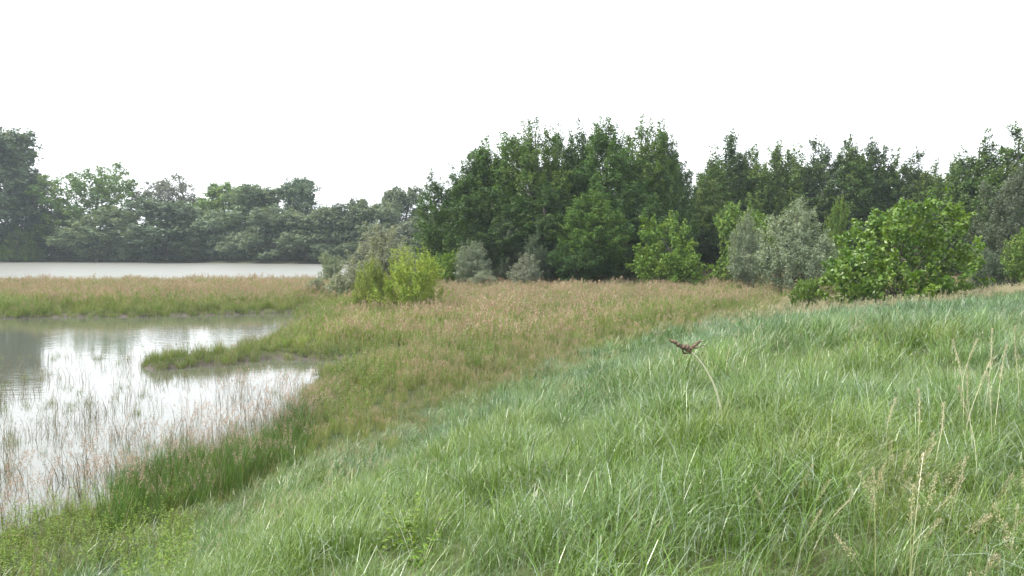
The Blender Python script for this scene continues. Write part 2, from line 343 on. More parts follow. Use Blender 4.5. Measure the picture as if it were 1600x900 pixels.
# ---- scattered seeding grass on the dike
def seed_clump(seed, n, m, ln, wd, sp):
    r = np.random.default_rng(seed); c = Clump()
    add_heads(c, r, n, .12, (.65, 1.0), -.1, .7, (.05, .3), (.3, 1.1), .004, m, ln, wd, sp, .2)
    return source('seeding', c.mesh('seeding_grass', [M_dike, M_tan]))
S_near = [seed_clump(200 + k, 5, 130, .010, .0026, .02) for k in range(4)]
x, y = candidates(rng, -12, 30, 1.5, 34, 8); d = np.hypot(x, y); s = toe_s(x, y)
px = 800 + x / np.maximum(y, .3) * F
patch = sm(1.1, .4, np.hypot(x - 1.8, y - 3.2))
patch = np.maximum(patch * 1.3, .9 * sm(1.6, .3, np.hypot(x + 2.3, (y - 9.0) * .7)))
k = (s > .8) & (s < 16) & in_view(x, y) & (rng.random(len(x)) < (.008 + .035 * sm(.6, .75, fbm(x * .7, y * .7, 33))) * sm(4, 7, d) + .5 * patch)
x, y = x[k], y[k]; n = len(x)
scatter('seeding_grass', np.stack([x, y, height(x, y)], 1), rng.normal(0, .6, n), rng.uniform(.5, .85, n), rng.integers(0, 4, n), rng.random(n) * .6 + .2, rng.random(n) * .5 + .3, S_near,
        'tan feathery seeding grass scattered through the dike grass', 'grass')

# ---- pale seeding fringe along the dike crest
x, y = candidates(rng, 6, 48, 26, 62, 7); s = toe_s(x, y); px = 800 + x / y * F; f = fbm(x * .5, y * .5, 35)
k = (s > .5) & (s < 24) & in_view(x, y, 3) & (rng.random(len(x)) < .02 + .55 * sm(34, 44, y) * sm(1120, 1260, px) * sm(.4, .62, f))
x, y = x[k], y[k]; n = len(x)
S_far = [seed_clump(220 + j, 7, 34, .03, .010, .03) for j in range(3)]
scatter('crest_seeding_grass', np.stack([x, y, height(x, y)], 1), rng.normal(0, 1, n), rng.uniform(.7, 1.15, n), rng.integers(0, 3, n), rng.random(n), rng.random(n) * .5 + .3, S_far, 'pale seeding grass fringe on the far crest of the dike', 'grass')

# ---- meadow of brown-headed reed grass
def reed_clump(seed, heads, leaves, m, ln, wd, bw, rad=.3, h=(.75, 1.15)):
    r = np.random.default_rng(seed); c = Clump()
    add_blades(c, r, leaves, rad, (h[0] * .55, h[1] * .9), bw, 0, 4, (.0, .35), (.2, 1.1), 3)
    if heads: add_heads(c, r, heads, rad, h, .2, 1.0, (.0, .18), (.05, .45), bw[0] * .6, m, ln, wd, .05, .26, segs=4)
    return source('reed', c.mesh('reed_clump', [M_reed, M_head]))
R_brown = [reed_clump(300 + k, 7, 28, 16, .05, .018, (.010, .018)) for k in range(4)]
R_green = [reed_clump(320 + k, 2, 40, 14, .05, .018, (.010, .02), .28, (.7, 1.05)) for k in range(4)]
R_fbrown = [reed_clump(340 + k, 6, 24, 9, .09, .035, (.02, .035), .42) for k in range(3)]
R_fgreen = [reed_clump(360 + k, 1, 34, 9, .09, .03, (.02, .038), .4, (.75, 1.1)) for k in range(3)]

def meadow_layer(tagname, d0, d1, x0, x1, dens, SB, SG, where):
    x, y = candidates(rng, x0, x1, max(1, d0 - 6), d1, dens); d = np.hypot(x, y); s = toe_s(x, y); wd = water_d(x, y)
    s2 = s + (fbm(x * .6, y * .6, 21) - .5) * 3.0
    k = (d >= d0) & (d < d1) & in_view(x, y, 3) & (s2 < .6 + 2.6 * rng.random(len(x)) ** 2) & (wd > -.35 + .5 * fbm(x * .8, y * .8, 61))
    x, y, s, wd, d = x[k], y[k], s[k], wd[k], d[k]
    f = fbm(x * .16, y * .16, 50, 4); f2 = fbm(x * .7, y * .7, 52)
    brown = sm(.44, .58, f * .5 + f2 * .5 + .08 * sm(2, 7, wd) - .30 * sm(2.6, .3, wd) + .02) * (.25 + .75 * sm(16, 23, d)) * sm(13, 16, d)
    keep = rng.random(len(x)) < .75 + .5 * f2
    b = rng.random(len(x)) < brown * .5
    for nm, sel, S, lab, dd in (('brown_reed_grass', b & keep, SB, 'reddish-brown seeding reed grass ' + where, .35), ('green_sedge', ~b & keep, SG, 'green leafy sedge growing ' + where, .08)):
        X_, Y_ = x[sel], y[sel]; n = len(X_)
        scatter(nm, np.stack([X_, Y_, height(X_, Y_)], 1), rng.uniform(0, 6.283, n), rng.uniform(.7, 1.2, n) * (.75 + .45 * f2[sel]) * (.5 + .5 * sm(.2, 3.5, wd[sel])) * (.5 + .5 * sm(.8, -3.5, s[sel])) * (.55 + .8 * fbm(X_ * .5, Y_ * .5, 57)) * (.75 + .25 * sm(22, 34, d[sel])) * (1 - .2 * sm(-8.5, -10.5, X_) * sm(31, 33, Y_) * sm(43, 40, Y_)), rng.integers(0, len(S), n),
                .25 + .8 * (fbm(X_ * .45, Y_ * .45, 55) - .2) + .2 * rng.random(n), dd * rng.random(n) + .25 * brown[sel] * rng.random(n), S, lab, 'reeds')
meadow_layer('near', 12, 36, -24, 14, 11, R_brown, R_green, 'along the near bank of the pond')
meadow_layer('far', 36, 112, -75, 62, 5.2, R_fbrown, R_fgreen, 'across the meadow and the spit')

# ---- tall dark green reeds on the near bank, low herbs at lower left
def bank_clump(seed):
    r = np.random.default_rng(seed); c = Clump()
    add_blades(c, r, 46, .3, (.6, 1.15), (.010, .018), 0, 4, (.0, .3), (.2, 1.0), 4)
    add_heads(c, r, 3, .3, (1.0, 1.35), .2, 1.2, (.0, .2), (.1, .5), .005, 26, .035, .012, .04, .24)
    return source('bank', c.mesh('bank_reed', [M_bank, M_pink]))
B_src = [bank_clump(400 + k) for k in range(4)]
x, y = candidates(rng, -14, -2, 10, 26, 9); wd = water_d(x, y); s = toe_s(x, y)
px = 800 + x / y * F
k = (wd > .05) & (wd < 3.0) & (s < 1.5) & (px > 170) & (px < 480) & (rng.random(len(x)) < .9)
x, y = x[k], y[k]; n = len(x)
scatter('bank_reeds', np.stack([x, y, height(x, y)], 1), rng.uniform(0, 6.28, n), rng.uniform(.55, 1.0, n) * (.4 + .9 * fbm(x * .9, y * .9, 64)), rng.integers(0, 4, n), .1 + .4 * fbm(x, y, 65), .1 * rng.random(n), B_src, 'dense dark green reeds on the near bank of the pond', 'reeds')

def herb_clump(seed):
    r = np.random.default_rng(seed); c = Clump(); n = 16
    for j in range(7):
        a = r.uniform(0, 6.28); q = r.uniform(0, .16); hgt = r.uniform(.25, .5)
        P0 = np.array([[math.cos(a) * q, math.sin(a) * q, 0]])
        V, Q, t, C, kk = ribbon(r, P0, np.array([a]), np.array([hgt]), np.array([.15]), np.array([.3]), np.array([.005]), 3)
        c.add(V, Q, np.full(len(V), .4), 0)
        m = 22; tt = r.random(m); P = C[0, 0] + (C[0, -1] - C[0, 0]) * (.25 + .8 * tt)[:, None]
        az = r.uniform(0, 6.28, m); dn = np.stack([np.cos(az), np.sin(az), r.uniform(-.1, .6, m)], 1); dn /= np.linalg.norm(dn, axis=1)[:, None]
        sd = np.stack([-np.sin(az), np.cos(az), r.normal(0, .25, m)], 1); l = r.uniform(.018, .04, m)[:, None]
        V = np.stack([P, P + dn * l * .45 + sd * l * .24, P + dn * l, P + dn * l * .45 - sd * l * .24], 1).reshape(-1, 3)
        c.add(V, np.arange(m * 4).reshape(-1, 4), np.repeat(r.random(m), 4), 0)
    return source('herb', c.mesh('herb_clump', [M_herb]))
H_src = [herb_clump(430 + k) for k in range(4)]
x, y = candidates(rng, -14, 3, 3, 16, 20); px = 800 + x / y * F; s = toe_s(x, y); wd = water_d(x, y)
zz = height(x, y); py = HOR + (EYE - zz - .3) / y * F
pm = sm(340, 200, px) * sm(740, 800, py) * sm(940, 880, py)
pm = np.maximum(pm, .16 * sm(60, 20, np.abs(px - 640)) * sm(60, 10, np.abs(py - 800)))
k = (wd > .4) & in_view(x, y) & (rng.random(len(x)) < .42 * pm * (.4 + fbm(x * .8, y * .8, 71)))
x, y, zz = x[k], y[k], zz[k]; n = len(x)
X_, Y_ = candidates(rng, -62, 40, 20, 92, 1.6); f = fbm(X_ * .33, Y_ * .33, 74, 4); wd_ = water_d(X_, Y_)
k = (wd_ > .2) & (toe_s(X_, Y_) < -.5) & in_view(X_, Y_, 3) & (rng.random(len(X_)) < sm(.46, .60, f) * .9 + .06 + .35 * sm(3, .6, wd_) * sm(40, 56, Y_))
X_, Y_, f = X_[k], Y_[k], f[k]; m_ = len(X_)
scatter('meadow_herbs', np.stack([X_, Y_, height(X_, Y_)], 1), rng.uniform(0, 6.28, m_), rng.uniform(1.4, 2.6, m_), rng.integers(0, 4, m_), rng.random(m_) * .8, .1 * rng.random(m_), H_src, 'leafy dark green herbs growing in patches among the meadow reeds', 'herbs')
scatter('leafy_herbs', np.stack([x, y, zz + .05], 1), rng.uniform(0, 6.28, n), rng.uniform(.8, 1.4, n), rng.integers(0, 4, n), .5 + .5 * rng.random(n), .1 * rng.random(n), H_src, 'low yellow-green leafy herbs at the lower left of the bank', 'herbs')

# ---- ragged low sedge right at the water's edge
x, y = candidates(rng, -62, -3, 24, 64, 16); wd = pond_d(x, y); f = fbm(x * 1.1, y * 1.1, 66)
k = (wd > -.9 + 1.1 * f) & (wd < 1.2) & in_view(x, y, 3) & (rng.random(len(x)) < .35 + .65 * f)
x, y, wd, f = x[k], y[k], wd[k], f[k]; n = len(x)
scatter('shore_sedge', np.stack([x, y, np.maximum(height(x, y), -.08)], 1), rng.uniform(0, 6.28, n), rng.uniform(.25, .75, n) * (.4 + 1.0 * f), rng.integers(0, 4, n), .1 + .6 * fbm(x * .4, y * .4, 67), .5 * rng.random(n) * f, R_green, 'ragged low sedge along the waterline of the pond and its spit', 'sedge')

x, y = candidates(rng, -24, -4, 14, 38, 3); wd = pond_d(x, y); f = fbm(x * .9, y * .9, 69)
k = (wd < -.2) & (wd > -9) & in_view(x, y, 2) & (rng.random(len(x)) < .8 * sm(.52, .68, f))
x, y = x[k], y[k]; n = len(x)
scatter('water_tufts', np.stack([x, y, np.full(n, -.12)], 1), rng.uniform(0, 6.28, n), rng.uniform(.25, .5, n), rng.integers(0, 4, n), .3 * rng.random(n), .3 * rng.random(n), R_green, 'small dark tufts of sedge scattered in the near pond water', 'sedge')

# ---- sparse reeds standing in the pond
def emergent_clump(seed, heads):
    r = np.random.default_rng(seed); c = Clump()
    add_blades(c, r, 5, .28, (.3, .8), (.009, .018), 0, 4, (.0, .5), (.1, 1.4), 4)
    if heads: add_heads(c, r, 6, .32, (.7, 1.15), -.6, .9, (.05, .4), (.2, .9), .004, 26, .034, .009, .032, .25)
    else: add_heads(c, r, 2, .25, (.4, .7), 0, 4, (.0, .4), (.0, .8), .009, 10, .035, .011, .03, .25, 0)
    return source('emergent', c.mesh('emergent_reed', [M_stalk, M_pink]))
E_dark = [emergent_clump(460 + k, False) for k in range(4)]; E_pink = [emergent_clump(470 + k, True) for k in range(4)]
x, y = candidates(rng, -26, -4, 12, 42, 9); wd = pond_d(x, y); f = fbm(x * .55, y * .55, 80, 4)
dens = sm(.42, .66, f) * (.25 + .5 * sm(34, 20, y)) * sm(42, 31, y) * sm(-13, -6, wd + 0)
k = (wd < .1) & in_view(x, y, 2) & (rng.random(len(x)) < dens * .95)
x1, y1 = x[k], y[k]; n = len(x1)
scatter('pond_reeds', np.stack([x1, y1, np.full(n, -.06)], 1), rng.uniform(0, 6.28, n), rng.uniform(.55, 1.1, n), rng.integers(0, 4, n), rng.random(n), rng.random(n) * .4, E_dark, 'sparse grey-green reeds standing in the pond water', 'reeds')
k = (wd < .5) & (wd > -4.5) & in_view(x, y, 2) & (y < 31) & (rng.random(len(x)) < .42 * sm(-4.2, -.3, wd) * (.3 + f) * sm(31, 24, y))
x1, y1 = x[k], y[k]; n = len(x1)
scatter('shore_reed_grass', np.stack([x1, y1, np.maximum(height(x1, y1), -.1)], 1), rng.normal(0, .8, n), rng.uniform(.8, 1.3, n), rng.integers(0, 4, n), rng.random(n), rng.random(n) * .6, E_pink, 'pinkish seeding reed grass leaning over the near edge of the pond', 'reeds')

# ------------------------------------------------------------------ trees
def tube(P, R, ns=6):
    P = np.asarray(P, float); n = len(P); T = np.gradient(P, axis=0); T /= np.linalg.norm(T, axis=1)[:, None]
    up = np.where(np.abs(T[:, 2:3]) > .9, [[1., 0, 0]], [[0, 0, 1.]]); A = np.cross(T, up); A /= np.linalg.norm(A, axis=1)[:, None]; B = np.cross(T, A)
    a = np.linspace(0, 2 * math.pi, ns, endpoint=False)
    V = P[:, None] + np.asarray(R)[:, None, None] * (np.cos(a)[None, :, None] * A[:, None] + np.sin(a)[None, :, None] * B[:, None])
    i = np.arange(n - 1)[:, None] * ns; j = np.arange(ns)[None]; k = (j + 1) % ns
    return V.reshape(-1, 3), np.stack([i + j, i + k, i + ns + k, i + ns + j], -1).reshape(-1, 4)

def build_tree(seed, H, W, lobes, ncl, nlf, shoot, up, out, lsz, asp, sig, shell=.55, stems=1, h0=.0, top_spikes=0, limb_n=26, mat=None, droop=0., trunk_r=None, point=0.):
    """lobes: ellipsoids (cx,cy,cz,rx,ry,rz) in metres; leaf sprays grow from their outer shells along rising shoots"""
    r = np.random.default_rng(seed); L = np.array(lobes, float)
    wgt = (L[:, 3] * L[:, 4] * L[:, 5]) ** (2 / 3) * np.where(L[:, 2] > .6 * H, 1.7, 1); pick = r.choice(len(L), ncl * 3, p=wgt / wgt.sum())
    u = r.normal(0, 1, (ncl * 3, 3)); u /= np.linalg.norm(u, axis=1)[:, None]
    f = shell + (1 - shell) * r.random(ncl * 3) ** .6
    sh = np.stack([1 - point * np.maximum(u[:, 2], 0) ** 1.2] * 2 + [np.ones(len(u))], 1)      # crowns drawn to a point
    P = L[pick, :3] + u * sh * L[pick, 3:] * f[:, None]
    inside = np.zeros(len(P))
    for k in range(len(L)):
        q = (((P - L[k, :3]) / L[k, 3:]) ** 2).sum(1); inside += (q < .5) & (pick != k)
    ok = (P[:, 2] > h0 * H + .1) & ((inside == 0) | (r.random(len(P)) < .25))
    P = P[ok][:ncl]; U = u[ok][:ncl]
    Dv = U * [1, 1, .5] * out + [0, 0, up] + r.normal(0, .25, P.shape) - np.array([0, 0, droop]) * (np.hypot(U[:, 0], U[:, 1]))[:, None]
    SL = shoot * r.uniform(.6, 1.4, len(P))
    if top_spikes:                                              # upright leading shoots on the crown's top
        tk = r.choice(len(L), top_spikes, p=wgt / wgt.sum())
        a = r.uniform(0, 6.28, top_spikes); q = r.random(top_spikes) ** .5 * .75
        TP = L[tk, :3] + np.stack([np.cos(a) * q * (1 - point) * L[tk, 3], np.sin(a) * q * (1 - point) * L[tk, 4], L[tk, 5] * np.sqrt(1 - q * q) * .92], 1)
        P = np.concatenate([P, TP]); U = np.concatenate([U, np.tile([0, 0, 1.], (top_spikes, 1))])
        Dv = np.concatenate([Dv, np.stack([r.normal(0, .18, top_spikes), r.normal(0, .18, top_spikes), np.ones(top_spikes)], 1)])
        SL = np.concatenate([SL, shoot * r.uniform(1.0, 2.1, top_spikes)])
    Dv /= np.linalg.norm(Dv, axis=1)[:, None]
    n = len(P); m = nlf
    t = r.random((n, m)) ** .8
    cen = P[:, None] + Dv[:, None] * (SL[:, None] * (t - .35))[..., None] + r.normal(0, 1, (n, m, 3)) * (sig * (1.15 - .8 * t))[..., None]
    cen = cen.reshape(-1, 3); Uo = np.repeat(U, m, 0); Do = np.repeat(Dv, m, 0); k = len(cen)
    nr = Uo * .5 + [0, 0, .55] + r.normal(0, .75, (k, 3)); nr /= np.linalg.norm(nr, axis=1)[:, None]
    d = Do * .6 + Uo * .4 + r.normal(0, .7, (k, 3)) - [0, 0, droop * .6]; d -= (d * nr).sum(1)[:, None] * nr; d /= np.linalg.norm(d, axis=1)[:, None]
    s = np.cross(nr, d); l = (lsz * r.uniform(.6, 1.3, k))[:, None]
    V = np.stack([cen - d * l * .5, cen + s * l * asp * .5 + nr * l * .06, cen + d * l * .5, cen - s * l * asp * .5 + nr * l * .06], 1)
    good = V[:, :, 2].min(1) > .02; V = V[good]; k = len(V)
    lr = np.repeat(r.random(len(good))[good], 4); cl = np.repeat(np.repeat(r.random(n), m)[good], 4)
    crown = mesh_np('crown', V.reshape(-1, 3), np.arange(k * 4).reshape(-1, 4), [mat or M_leaf], None, {'lr': ('POINT', 'FLOAT', lr.astype(np.float32)), 'cl': ('POINT', 'FLOAT', cl.astype(np.float32))})
    # trunk(s) and limbs
    TV = []; TQ = []; nn = 0
    def put(v, q):
        nonlocal nn
        TV.append(v); TQ.append(q + nn); nn += len(v)
    tr = trunk_r or H * .016 + .03
    tops = L[np.argsort(-(L[:, 2] + L[:, 5]))][:max(1, stems)]
    trunks = []
    for j in range(max(1, stems)):
        b = np.array([r.normal(0, .06 * W * (stems > 1)), r.normal(0, .06 * W * (stems > 1)), -.25]); e = np.array([tops[j, 0], tops[j, 1], (tops[j, 2] + tops[j, 5] * .75)])
        if stems == 1: e[:2] *= .5
        tt = np.linspace(0, 1, 9)[:, None]; C = b + (e - b) * tt; C[:, :2] += (np.sin(tt * 3.1 + r.uniform(0, 6)) - np.sin(r.uniform(0, 6)) * 0) * .012 * H * tt
        C[:, :2] = b[:2] + (e[:2] - b[:2]) * tt ** 1.4 + np.sin(tt * math.pi * r.uniform(1, 2)) * .012 * H * r.normal(0, 1, 2)
        put(*tube(C, tr * (stems ** -.45) * (1.12 - tt[:, 0]) ** .85, 7)); trunks.append(C)
    for j in r.choice(len(P), min(limb_n, len(P)), replace=False):
        C = trunks[r.integers(len(trunks))]; e = P[j]
        zz = max(.12 * H, min(e[2] - .35 * math.hypot(e[0], e[1]) - .05 * H, H * .8)); kk = int(np.argmin(np.abs(C[:, 2] - zz))); b = C[kk]
        tt = np.linspace(0, 1, 6)[:, None]; c2 = b + (e - b) * tt; c2[:, 2] += np.sin(tt[:, 0] * math.pi) * -.06 * H * (1 - droop) * .6
        put(*tube(c2, tr * .38 * (1.1 - tt[:, 0]) * (1 - .6 * kk / 8), 5))
    trunk = mesh_np('trunk', np.concatenate(TV), np.concatenate(TQ), [M_bark], smooth=True)
    lo, hi = V.reshape(-1, 3).min(0), V.reshape(-1, 3).max(0)
    q = np.percentile(V.reshape(-1, 3), [1, 99], axis=0)
    return dict(crown=crown, trunk=trunk, H=float(hi[2]), W=float(q[1, 0] - q[0, 0]))

def spindle_lobes(r, H, W, n, low=.06):
    """upright leaders: an ash or poplar thicket crown"""
    out = [(0, 0, H * .38, W * .40, W * .40, H * .34)]
    for k in range(n):
        a = k * 2.4 + r.uniform(0, .8); q = W * r.uniform(.16, .32); h = H * r.uniform(.74, .98) if k else H
        rz = h * r.uniform(.32, .42); out.append((math.cos(a) * q * (k > 0), math.sin(a) * q * (k > 0), h - rz * 1.05, W * r.uniform(.18, .26), W * r.uniform(.18, .26), rz))
    for k in range(6):
        a = k * 1.05 + r.uniform(0, .6); out.append((math.cos(a) * W * .28, math.sin(a) * W * .28, H * r.uniform(.2, .5), W * .21, W * .21, H * r.uniform(.13, .2)))
    return out
def dome_lobes(r, H, W, n, zlo=.12):
    out = [(0, 0, H * .45, W * .33, W * .33, H * .40)]
    for k in range(n):
        a = k * 2.4 + r.uniform(0, .9); hz = r.uniform(zlo, .82); q = W * .36 * math.sqrt(max(.05, 1 - max(0, hz - .35) ** 2 / .33)) * r.uniform(.6, 1.05)
        s = W * r.uniform(.14, .24); out.append((math.cos(a) * q, math.sin(a) * q, H * hz, s, s, min(s * r.uniform(.8, 1.2), H * .16 + .2)))
    return out

VAR = {}
def variants(kind, n, fn): VAR[kind] = [fn(k) for k in range(n)]
def R_(k): return np.random.default_rng(k)
variants('grove', 5, lambda k: build_tree(500 + k, 16, 7.5, spindle_lobes(R_(500 + k), 16, 7.5, 6), 520, 84, 1.45, .8, .6, .20, .62, .24, .35, 1, .0, 26, point=.6))
variants('wood', 4, lambda k: build_tree(520 + k, 17, 7.5, spindle_lobes(R_(520 + k), 17, 7.5, 5), 500, 74, 1.5, .8, .55, .235, .62, .27, .35, 1, .0, 24, point=.6))
variants('willow', 5, lambda k: build_tree(540 + k, 15, 11, dome_lobes(R_(540 + k), 15, 11, 13), 260, 46, 1.5, .35, .8, .60, .5, .55, .62, 1, .0, 6, droop=.15))
variants('tall', 3, lambda k: build_tree(560 + k, 26, 12, dome_lobes(R_(560 + k), 26, 12, 24, .1), 380, 48, 1.9, .6, .6, .62, .58, .62, .5, 1, .02, 8))
variants('airy', 2, lambda k: build_tree(570 + k, 24, 19, dome_lobes(R_(570 + k), 24, 19, 22, .25)[1:], 230, 56, 1.9, .35, .8, .56, .6, .62, .55, 1, .2, 6, limb_n=50))
variants('silver', 4, lambda k: build_tree(580 + k, 6.5, 5, dome_lobes(R_(580 + k), 6.5, 5, 14, .1), 330, 70, .85, .7, .55, .17, .4, .17, .5, 3, .0, 16, limb_n=10))
variants('silver_tall', 3, lambda k: build_tree(640 + k, 7.5, 4.6, spindle_lobes(R_(640 + k), 7.5, 4.6, 5), 360, 70, .9, .85, .5, .16, .4, .16, .45, 3, .0, 20, limb_n=10))
variants('bright', 3, lambda k: build_tree(590 + k, 7, 6, dome_lobes(R_(590 + k), 7, 6, 13, .08), 240, 56, 1.05, .75, .6, .22, .62, .2, .45, 3, .0, 22))
variants('lime', 3, lambda k: build_tree(600 + k, 4.4, 4.4, dome_lobes(R_(600 + k), 4.4, 4.4, 12, .1), 260, 54, .85, .95, .6, .14, .42, .13, .35, 5, .0, 34, limb_n=40, trunk_r=.05))
variants('big_leaf', 2, lambda k: build_tree(610 + k, 6.2, 9, dome_lobes(R_(610 + k), 6.2, 9, 20, .1), 430, 38, .75, .55, .9, .27, .55, .16, .45, 4, .0, 26, mat=M_leaf_gloss, limb_n=60))

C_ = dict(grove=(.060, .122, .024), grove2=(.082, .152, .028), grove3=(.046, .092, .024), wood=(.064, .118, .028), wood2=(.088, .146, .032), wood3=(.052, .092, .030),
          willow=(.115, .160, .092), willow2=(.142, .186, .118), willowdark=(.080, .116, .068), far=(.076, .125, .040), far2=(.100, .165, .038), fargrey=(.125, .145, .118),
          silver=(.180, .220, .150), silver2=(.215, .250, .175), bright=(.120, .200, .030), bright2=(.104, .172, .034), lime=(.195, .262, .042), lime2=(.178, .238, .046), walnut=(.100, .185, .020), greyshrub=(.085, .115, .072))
TREE_N = 0
def tree(kind, v, px, D, top, wpx, col, label, name='tree', cat='tree', group=None):
    """a tree at photo column px, D metres away, its top at photo row top, wpx pixels wide"""
    global TREE_N; TREE_N += 1
    T = VAR[kind][v % len(VAR[kind])]; x = (px - 800) / F * D; g = float(height(np.array(x), np.array(D)))
    g = max(g, .05)
    if kind in ('grove', 'wood'): top -= 11; wpx *= 1.24
    if kind in ('willow', 'tall', 'airy'): top -= 8
    if kind in ('bright', 'big_leaf', 'silver', 'silver_tall', 'lime'): top -= 6
    Hh = EYE + (HOR - top) / F * D - g; Ww = wpx / F * D
    e = bpy.data.objects.new(name, None); COL.objects.link(e); e.location = (x, D, g - .05); e.empty_display_size = .5
    r = random.Random(TREE_N * 7 + 1)
    e.rotation_euler = (0, 0, r.uniform(0, 6.28)); sw = Ww / T['W']; e.scale = (sw, sw, Hh / T['H'])
    tag(e, label, cat, group)
    o = ob('trunk', T['trunk'], e); c = ob('crown', T['crown'], e)
    j = r.uniform(.9, 1.12); c.color = tuple(q * j * r.uniform(.96, 1.04) for q in C_[col]) + (1,)
    return e

FB = 'trees along the far river bank'
for a in [
  ('tall', 0, -12, 232, 197, 140, 'willowdark', 'tallest dark tree at the left edge beyond the river'),
  ('tall', 1, 44, 236, 262, 70, 'willowdark', 'dark leafy tree leaning against the tallest far-bank tree'),
  ('airy', 0, 146, 236, 258, 150, 'far2', 'broad airy green tree with sky showing through its crown'),
  ('willow', 0, 100, 240, 330, 90, 'far', 'dark low tree left under the airy broad tree'),
  ('willow', 1, 152, 226, 328, 108, 'willow', 'rounded dark willow at the waterline under the airy tree'),
  ('willow', 2, 205, 225, 356, 44, 'willow2', 'small grey rounded willow at the waterline, right of the round dark willow'),
  ('airy', 1, 262, 240, 278, 95, 'fargrey', 'sparse greyish tree top rising behind the big dark willow'),
  ('willow', 3, 262, 223, 312, 120, 'willowdark', 'big dark spreading willow at the waterline, left of centre on the far bank'),
  ('tall', 2, 352, 240, 290, 100, 'far2', 'light green tree behind the grey willows on the far bank'),
  ('willow', 4, 330, 222, 330, 80, 'willow2', 'pale grey willow just right of the big dark willow'),
  ('willow', 0, 300, 219, 372, 60, 'willow', 'low grey willow bush at the foot of the big dark willow'),
  ('tall', 0, 398, 226, 294, 88, 'willow', 'tall grey willow with a narrow peak on the far bank'),
  ('willow', 1, 372, 217, 365, 54, 'willow2', 'pale low willow bush at the water under the tall grey willow'),
  ('willow', 2, 432, 216, 326, 100, 'willow', 'wide grey-green willow right of the tall grey willow'),
  ('tall', 1, 470, 226, 280, 62, 'willowdark', 'narrow peaked tree rising highest in the middle of the far bank'),
  ('willow', 3, 478, 212, 335, 86, 'willow', 'rounded willow in front of the narrow peaked tree'),
  ('willow', 4, 520, 213, 326, 74, 'willow', 'rounded grey willow right of the narrow peaked tree'),
  ('tall', 2, 552, 214, 316, 66, 'willowdark', 'dark domed tree between the peaked tree and the grove'),
  ('willow', 0, 592, 212, 318, 80, 'willow', 'broad grey willow behind the grey-green willow bush'),
  ('tall', 0, 632, 220, 296, 66, 'willow', 'tall thin-topped willow on the far bank close to the grove'),
  ('willow', 1, 618, 207, 350, 76, 'willow2', 'pale rounded willow at the foot of the thin-topped willow'),
  ('willow', 2, 662, 210, 338, 70, 'willow', 'hazy willow half hidden by the left edge of the grove'),
  ('willow', 3, 700, 214, 352, 90, 'willow2', 'low hazy willow seen under the left edge of the grove'),
  ('willow', 4, 548, 207, 382, 50, 'willow', 'low round willow bush at the far water edge by the river bend'),
  ('willow', 0, 505, 206, 386, 44, 'willow', 'small willow bush at the far waterline behind the pale shrub'),
  ('bright', 0, 32, 229, 358, 64, 'far2', 'lighter green bush at the water in front of the tallest far tree', 'bush', 'bush'),
  ('willow', 1, -70, 232, 260, 120, 'willowdark', 'dark tree cut off by the left edge of the picture'),
]: tree(*a, group=FB)

GR = 'trees of the central grove'
for a in [
  ('grove', 0, 712, 92, 264, 84, 'grove', 'leftmost tree of the central grove, lowest at its left edge'),
  ('grove', 1, 742, 95, 240, 92, 'grove', 'second tree of the grove from the left, stepping up'),
  ('grove', 2, 790, 96, 216, 92, 'grove2', 'third tree of the grove from the left'),
  ('grove', 3, 834, 94, 190, 98, 'grove2', 'tall pointed tree left of the middle of the grove'),
  ('grove', 4, 872, 99, 204, 80, 'grove', 'tree in the middle of the grove, slightly sunk between two peaks'),
  ('grove', 0, 906, 97, 194, 84, 'grove3', 'spiky-topped tree in the middle of the grove'),
  ('grove', 1, 948, 95, 193, 96, 'grove', 'full tall tree right of the middle of the grove'),
  ('grove', 2, 1000, 97, 190, 84, 'grove2', 'third tree of the grove from its right edge, as tall as the middle ones'),
  ('grove', 3, 1034, 98, 222, 76, 'grove', 'second tree of the grove from its right edge'),
  ('grove', 4, 1050, 96, 232, 62, 'grove3', 'rightmost tree of the grove beside the gap of sky'),
  ('grove', 2, 770, 89, 300, 110, 'grove3', 'lower spreading tree in front of the left half of the grove'),
  ('grove', 3, 850, 89, 290, 110, 'grove3', 'lower dark tree in front of the middle of the grove'),
  ('grove', 4, 985, 90, 295, 120, 'grove3', 'lower dark tree in front of the right half of the grove'),
  ('grove', 1, 932, 85, 305, 82, 'grove2', 'small pointed tree standing in front of the grove with light tips'),
]: tree(*a, group=GR)

